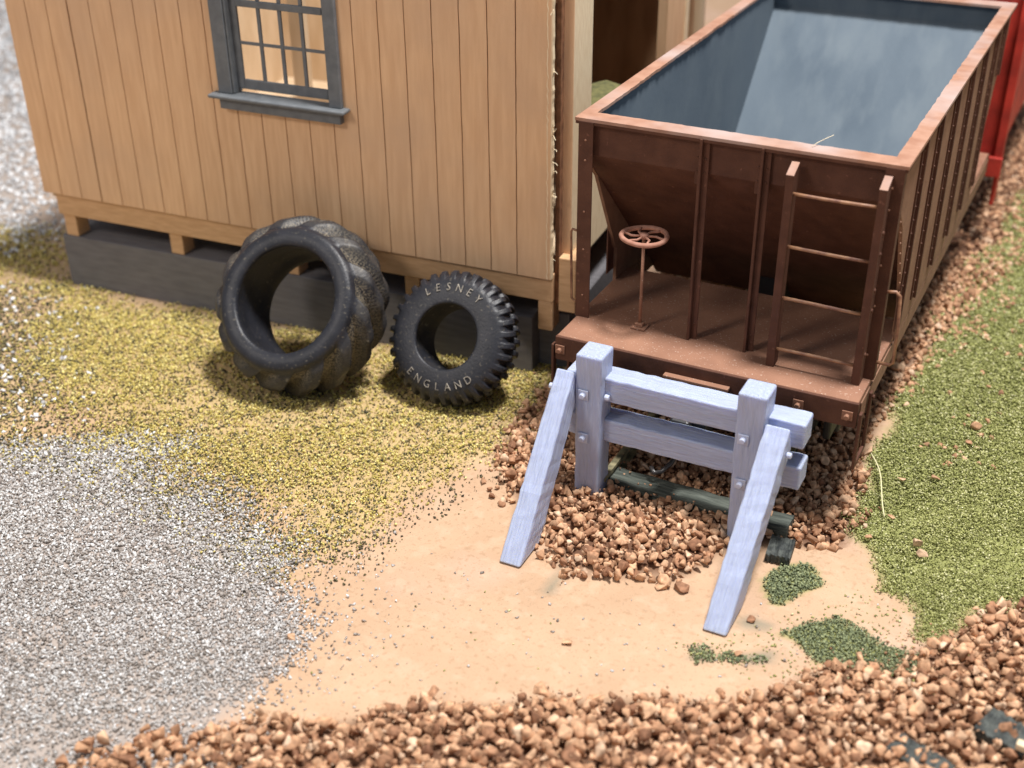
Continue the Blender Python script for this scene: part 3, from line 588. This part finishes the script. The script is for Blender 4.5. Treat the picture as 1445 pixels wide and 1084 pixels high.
# ------------------------------------------------------------ track
def rail(x, y0, y1, name='rail', label=''):
    o_ = Vector((x, y0, G)); q = MB()
    for a, b, c, d in ((-.13, .13, .12, .155), (-.03, .03, .155, .34), (-.065, .065, .34, .42)): q.box(a, b, 0, y1-y0, c, d)
    r = q.build(name, RAIL); r.location = o_; tag(r, label, 'rail'); return r
rail(1.42, -.85, 28, label='left tarnished rail whose end shows beside the buffer post')
rail(4.5, -.85, 28, label='right tarnished rail running under the brown freight car')
def tie(name, x0, x1, y0, y1, z0, z1, m, label, rz=0, group='weathered railway ties'):
    c = Vector(((x0+x1)/2, (y0+y1)/2, z0)); q = MB(); n = 14; pv = None; rj = random.Random(int(x0*100+y0*37))
    hx, hy, h = (x1-x0)/2, (y1-y0)/2, z1-z0
    for i in range(n+1):
        x = -hx+2*hx*i/n; j = lambda a=.025: rj.uniform(-a, a)
        cur = [(x, -hy+j(), 0), (x, hy+j(), 0), (x, hy+j(), h+j()), (x, 0, h+j()+.01), (x, -hy+j(), h+j())]
        if pv is None: q.add(cur, [(0, 1, 2, 3, 4)])
        else: q.add(pv+cur, [(k, (k+1) % 5, 5+(k+1) % 5, 5+k) for k in range(5)])
        pv = cur
    q.add(pv, [(4, 3, 2, 1, 0)])
    o = q.build(name, m, bevel=.02); o.location = c; o.rotation_euler = (0, 0, rz); return tag(o, label, 'tie', group)
tie('railway_tie', .9, 5.15, -.62, -.12, G+.0, G+.24, TIE, 'grey-green weathered tie end-most on the track, behind the buffer posts', -.02)
tie('railway_tie', 4.95, 5.4, -1.45, -.8, G+.0, G+.18, TAR, 'short black creosoted tie stub beside the right brace', .1, None)
tb = px(1420, 1060)
tie('railway_tie', tb[0]-.45, tb[0]+.35, tb[1]-.3, tb[1]+.3, G+.05, G+.41, TAR, 'dark tie end poking from the ballast in the bottom right corner', -.35, None)
tb = px(1300, 1090)
tie('railway_tie', tb[0]-.5, tb[0]+.4, tb[1]-.3, tb[1]+.2, G+.05, G+.36, TAR, 'dark tie end at the bottom edge, left of the corner one', -.35, None)
tb = px(1436, 1092)
q = MB(); q.box(-.12, 1.4, -.07, .07, .0, .12); o = q.build('rail', CREAM, bevel=.02); o.location = (tb[0], tb[1], G+.5); o.rotation_euler = (0, 0, -.1); tag(o, 'pale rail end cut by the bottom right corner', 'rail')

# ------------------------------------------------------------ buffer stop
BO = Vector((2.9, -1.0, G))
buf = empty('buffer_stop', BO, 'lavender blue resin buffer stop with two slanted braces', 'buffer stop')
LOC = {}
def prism(name, A, B, n=16, wob=.012, seed=0, m=RESIN, bevel=.028):
    """bar between end quads A and B (world corners); its own z axis runs along the bar for the grain"""
    A = [Vector(a)-BO for a in A]; B = [Vector(b)-BO for b in B]; rj = random.Random(seed)
    ca = sum(A, Vector())/4; cb = sum(B, Vector())/4; z = (cb-ca).normalized(); x = (A[1]-A[0]); x = (x-z*x.dot(z)).normalized(); y = z.cross(x)
    Lm = Matrix((x, y, z)).transposed().to_4x4(); Lm.translation = ca; V = []; Fc = []
    for i in range(n+1):
        t = i/n
        for k in range(4):
            p = A[k].lerp(B[k], t)
            if 0 < i < n: p = p+Vector([rj.uniform(-wob, wob) for _ in range(3)])
            V.append(p)
    for i in range(n): Fc += [(4*i+k, 4*i+(k+1) % 4, 4*i+4+(k+1) % 4, 4*i+4+k) for k in range(4)]
    Fc += [(3, 2, 1, 0), (4*n, 4*n+1, 4*n+2, 4*n+3)]
    o = mesh(name, V, Fc, m, buf, bevel=bevel, seg=3, local=Lm); LOC[o.name] = Lm.copy(); return o
def quad(x0, x1, y0, y1, z): return [(x0, y0, z), (x1, y0, z), (x1, y1, z), (x0, y1, z)]
posts = []
for x0, x1, yy, zt, sd in ((.95, 1.48, -1.2, .40, 1), (4.12, 4.66, -1.24, .40, 2)):
    posts.append(prism('post', quad(x0+.02, x1-.02, yy, yy+.58, -2.85), quad(x0, x1, yy, yy+.60, zt), 16, .010, sd, bevel=.045))
for z0, z1, xa, xb, sd in ((-.64, -.12, .66, 5.33, 3), (-1.53, -1.03, .72, 5.33, 4)):
    A = [(xa, -.97, z0), (xa, -.45, z0), (xa, -.45, z1), (xa, -.97, z1)]; B = [(xb, -.97, z0-.0), (xb, -.45, z0), (xb, -.45, z1), (xb, -.97, z1)]
    prism('crossbeam', A, B, 26, .010, sd, bevel=.04)
br = []
for x0, x1, xt0, xt1, ztf, sd in ((.56, 1.0, .57, .945, .03, 5), (4.58, 5.02, 4.665, 5.12, -.10, 6)):
    yb = -3.68 if x0 < 2 else -3.80
    A = [(x0, yb, G+.01), (x1, yb, G+.01), (x1, yb+.88, G+.01), (x0, yb+.88, G+.01)]
    B = [(xt0, -1.22, ztf), (xt1, -1.22, ztf), (xt1, -.98, ztf+.02), (xt0, -.98, ztf+.02)]
    # underside meets the beams lower down: a second section keeps the thickness
    br.append(prism('brace', A, [B[0], B[1], (xt1, -.985, ztf-.55), (xt0, -.985, ztf-.55)], 22, .010, sd, bevel=.035))
def bolt(par, p, d, washer=True):
    p = Vector(p)-BO; d = Vector(d); q = MB(); inv = LOC[par.name].inverted()
    u = Vector((0, 0, 1)); v = d.cross(u)
    if washer:
        s = .105; q.hexa([p+u*s+v*s, p+u*s-v*s, p-u*s-v*s, p-u*s+v*s], [p+d*.03+u*s+v*s, p+d*.03+u*s-v*s, p+d*.03-u*s-v*s, p+d*.03-u*s+v*s])
    q.cyl(p+d*.02, p+d*.11, .062, 10, .055)
    q.V = [inv @ w_ for w_ in q.V]; return q.build('bolt', RESINB, par, bevel=.012)
for x, z, k, yy in ((1.13, -.44, 0, -1.2), (1.14, -1.40, 0, -1.2), (4.30, -.53, 1, -1.24), (4.32, -1.49, 1, -1.24)): bolt(posts[k], (x, yy-.005, z), (0, -1, 0))
bolt(posts[0], (1.475, -1.02, -.50), (1, 0, 0), False)
bolt(br[0], (.575, -1.30, -.35), (-1, 0, 0), False); bolt(br[0], (.60, -1.62, -1.4), (-1, 0, 0), False)
bolt(br[1], (5.10, -1.30, -.60), (1, 0, 0), False)

# ------------------------------------------------------------ tyres
def axes(yaw, lean):
    ax = Vector((math.sin(yaw)*math.cos(lean), -math.cos(yaw)*math.cos(lean), math.sin(lean)))
    x = ax.cross(Vector((0, 0, 1))).normalized()*-1; y = ax.cross(x)         # x right, y up, z = axis (to the viewer)
    return x, y, ax
def revolve(profile, nT, fn, closed=True):
    V = []; n = len(profile)
    for i in range(nT):
        th = 2*math.pi*i/nT
        for (r, z, k) in profile:
            r2 = r+fn(th, z, k); V.append((r2*math.cos(th), r2*math.sin(th), z))
    Fc = [(i*n+j, i*n+(j+1) % n, ((i+1) % nT)*n+(j+1) % n, ((i+1) % nT)*n+j) for i in range(nT) for j in range(n if closed else n-1)]
    return V, Fc
def sm(a, b, x): t = min(1, max(0, (x-a)/(b-a))); return t*t*(3-2*t)
def catmull(P, per):
    out = []; n = len(P)
    for i in range(n):
        p0, p1, p2, p3 = (np.array(P[(i+k-1) % n], float) for k in range(4))
        for s in range(per):
            t = s/per; out.append(tuple(.5*((2*p1)+(-p0+p2)*t+(2*p0-5*p1+4*p2-p3)*t*t+(-p0+3*p1-3*p2+p3)*t**3)))
    return out
def tyre(name, center, yaw, lean, profile, fn, nT, label, mats, parts):
    x, y, z = axes(yaw, lean); Mx = Matrix((x, y, z)).transposed().to_4x4(); Mx.translation = Vector(center)
    e = bpy.data.objects.new(name, None); e.empty_display_size = .3; link(e); e.matrix_world = Mx; tag(e, label, 'tyre', 'worn tyres propped against the building')
    prof = catmull(profile, 5); n = len(prof)
    for pname, lo, hi, m in parts:
        idx = [j % n for j in range(int(lo*5), int(hi*5)+1)]
        V, Fc = revolve([prof[j] for j in idx], nT, fn, False)
        o = mesh(pname, V, Fc, m, e, smooth=True)
        at_ = o.data.attributes.new('groove', 'FLOAT', 'POINT'); vals = []
        for i in range(nT):
            for j in idx:
                k = prof[j][2]; vals.append(1-(fn(2*math.pi*i/nT, prof[j][1], 1.)-fn.lo)/(fn.hi-fn.lo) if k > .3 else 0.)
        at_.data.foreach_set('value', vals)
    return e
# big tractor tyre. profile points: (r, z, lug weight)
f1 = .62; R1 = 1.86
P1 = [(1.30, 0, 0), (1.24, .40, 0), (1.20, .57, 0), (1.25, .66, 0), (1.42, .69, 0), (1.58, .64, 0), (1.66, .52, .15), (1.72, .42, .7), (1.80, .26, 1), (1.85, .0, 1), (1.85, -.3, 1), (1.80, -.58, 1), (1.72, -.74, .7), (1.66, -.84, .15), (1.58, -.95, 0), (1.42, -1.0, 0), (1.24, -.95, 0), (1.21, -.8, 0), (1.28, -.5, 0), (1.30, -.2, 0)]
def lug1(th, z, k):
    if k < .02: return .006*math.sin(9*th)*math.sin(3*th)
    zz = z+.16
    ph = (th*13/(2*math.pi)-1.75*zz+.25*math.sin(2.2*zz)) % 1
    h = sm(.02, .12, ph)*(1-sm(.46, .60, ph))
    ph2 = (ph+.5+.1*math.sin(zz*7)) % 1
    return k*(.26*h-.09+.02*h*math.sin(14*zz+3*th))
lug1.lo, lug1.hi = -.10, .20
big = tyre('tractor_tyre', (-6.59, .36, G+1.98), .08, .62, P1, lug1, 540, 'larger black tyre with bold diagonal treads and an open bore', None,
           [('sidewall', .6, 6.2, RUBBER), ('tread', 6.2, 13.4, RUBBERD), ('back_sidewall', 13.4, 16.8, RUBBER), ('bore', -3.2, .6, RUBBER)])
P2 = [(r_0, z_0*1.4 if z_0 < -.2 else z_0, k_0) for r_0, z_0, k_0 in [(.86, 0, 0), (.80, .18, 0), (.735, .30, 0), (.75, .37, 0), (.84, .385, 0), (1.05, .375, 0), (1.24, .33, 0), (1.36, .24, .5), (1.42, .13, 1), (1.44, .0, 1), (1.44, -.12, 1), (1.42, -.25, 1), (1.36, -.36, .5), (1.24, -.45, 0), (1.0, -.5, 0), (.76, -.48, 0), (.74, -.42, 0), (.84, -.2, 0)]]
def lug2(th, z, k):
    if k < .02: return 0
    zz = z+.06; off = 0 if zz > 0 else .5
    ph = (th*34/(2*math.pi)+off+.5*abs(zz)) % 1
    h = sm(.05, .2, ph)*(1-sm(.55, .72, ph)); mid = sm(.0, .05, abs(zz))
    return k*(.11*h*mid-.035)
lug2.lo, lug2.hi = -.035, .075
small = tyre('small_tyre', (-3.17, 1.32, G+1.46), .04, .56, P2, lug2, 680, 'smaller black tyre with raised pale lettering and knobbly tread', None,
             [('sidewall', .6, 6.6, RUBBER), ('tread', 6.6, 12.4, RUBBER), ('back_sidewall', 12.4, 15.6, RUBBER), ('bore', -2.4, .6, RUBBERD)])
def glyph(ch, size):
    cu = bpy.data.curves.new('glyph', 'FONT'); cu.body = ch; cu.size = size; cu.extrude = .010; cu.align_x = 'CENTER'; cu.bevel_depth = 0; cu.offset = -.004; cu.resolution_u = 3
    t = bpy.data.objects.new('glyph', cu); COL.objects.link(t); dg = bpy.context.evaluated_depsgraph_get(); me = bpy.data.meshes.new_from_object(t.evaluated_get(dg))
    bpy.data.objects.remove(t); V = [v.co.copy() for v in me.vertices]; Fc = [tuple(p_.vertices) for p_ in me.polygons]; bpy.data.meshes.remove(me); return V, Fc
def word(txt, a0, a1, rbase, inward, size):
    for i, ch in enumerate(txt):
        a = a0+(a1-a0)*i/(len(txt)-1); V, Fc = glyph(ch, size); W = []
        for v in V:
            # letter frame: up is away from the hub on the top arc, towards it on the bottom arc
            rad = Vector((math.cos(a), math.sin(a), 0)); upv = rad if not inward else -rad; rt = Vector((upv.y, -upv.x, 0))
            p = rad*rbase+rt*v.x*.92+upv*v.y; rr0 = math.hypot(p.x, p.y)
            z = .388-max(0, rr0-.9)**2*.42
            W.append(Vector((p.x, p.y, z+.016+v.z)))
        MB().add(W, Fc).build('letter', LETTER, small)
D = math.radians
word('LESNEY', D(126), D(58), 1.02, False, .25)
word('ENGLAND', D(234), D(312), 1.20, True, .25)

# ------------------------------------------------------------ loose single stones and bits
def stone(u, v, r, label, squash=.8, m=STONE):
    x, y = px(u, v); Pq = np.array([[x, y]]); h = G+float(hgt(Pq)[0])+.09*float(sdist(Pq, Z_GRN)[0] > 0)+.16*float(sdist(Pq, Z_BELT)[0] > -.1); r *= 1.2; V, Fc = PROTO_S[random.randrange(len(PROTO_S))]
    a = random.uniform(0, 6.28); c, s = math.cos(a), math.sin(a)
    o = mesh('stone', [((p[0]*c-p[1]*s)*r, (p[0]*s+p[1]*c)*r*.85, p[2]*r*squash) for p in V], [tuple(f) for f in Fc.tolist()], m)
    o.location = (x, y, h+r*.55); return tag(o, label, 'stone', 'single loose stones')
stone(765, 990, .16, 'brown stone standing proud at the top edge of the front ballast, bottom centre')
stone(800, 908, .10, 'flat tan stone lying alone on bare tan ground between the braces and the front ballast', .4)
stone(412, 903, .09, 'small orange stone at the rim of the grey grit')
stone(932, 830, .12, 'left of the small stones detached below the ballast heap between the braces')
stone(962, 833, .13, 'right of the small stones detached below the ballast heap between the braces')
stone(1293, 776, .115, 'upper of two touching stones lying on the green turf')
stone(1300, 790, .115, 'lower of two touching stones lying on the green turf')
stone(1319, 683, .10, 'tan stone half sunk in green turf right of the fibre')
stone(1376, 609, .13, 'tan stone on the upper green turf, near the right edge')
stone(1256, 737, .08, 'flat stone at the foot of the pale fibre on the turf', .4)
stone(1224, 765, .08, 'small flat stone where the green turf meets the ballast', .5)
stone(1042, 925, .09, 'small stone on the thin moss below the right brace')
stone(1060, 875, .08, 'small brown stone tucked beside the lower right brace')
stone(1018, 993, .11, 'dark brown stone just above the front ballast, right of centre')
stone(1366, 632, .09, 'flat tan stone just below another on the upper turf', .5)
stone(1270, 683, .09, 'dull tan stone sunk in the turf beside the dark hollow', .5)
fx, fy = px(1228, 648); gx_, gy_ = px(1250, 738)
q = MB(); q.tube([(fx+(gx_-fx)*t+.05*math.sin(5*t), fy+(gy_-fy)*t, G+.14+.12*math.sin(3.1*t)) for t in np.linspace(0, 1, 16)], .014, 6)
o = q.build('fibre', FIB, smooth=True); tag(o, 'thin pale yellow fibre lying across the green turf', 'fibre')
q = MB(); q.tube([(4.35, 1.2, ZR+.02), (4.42, 1.35, ZR+.06), (4.52, 1.5, ZR+.10), (4.62, 1.62, ZR+.14)], .006, 6)
o = q.build('fibre', FIBW, smooth=True); tag(o, 'tiny white hair caught on the front rim of the brown car', 'fibre')
# olive lump inside the open side of the building
V, Fc = hull(60, 77, .8); o = mesh('moss_lump', [(v[0]*.9, v[1]*1.2, v[2]*.8) for v in V], [tuple(f) for f in Fc.tolist()], OLIVE, smooth=True)
o.location = (-1.9, 6.6, 2.45+0*G); tag(o, 'blurred olive green rounded lump inside the open side of the building', 'lump')
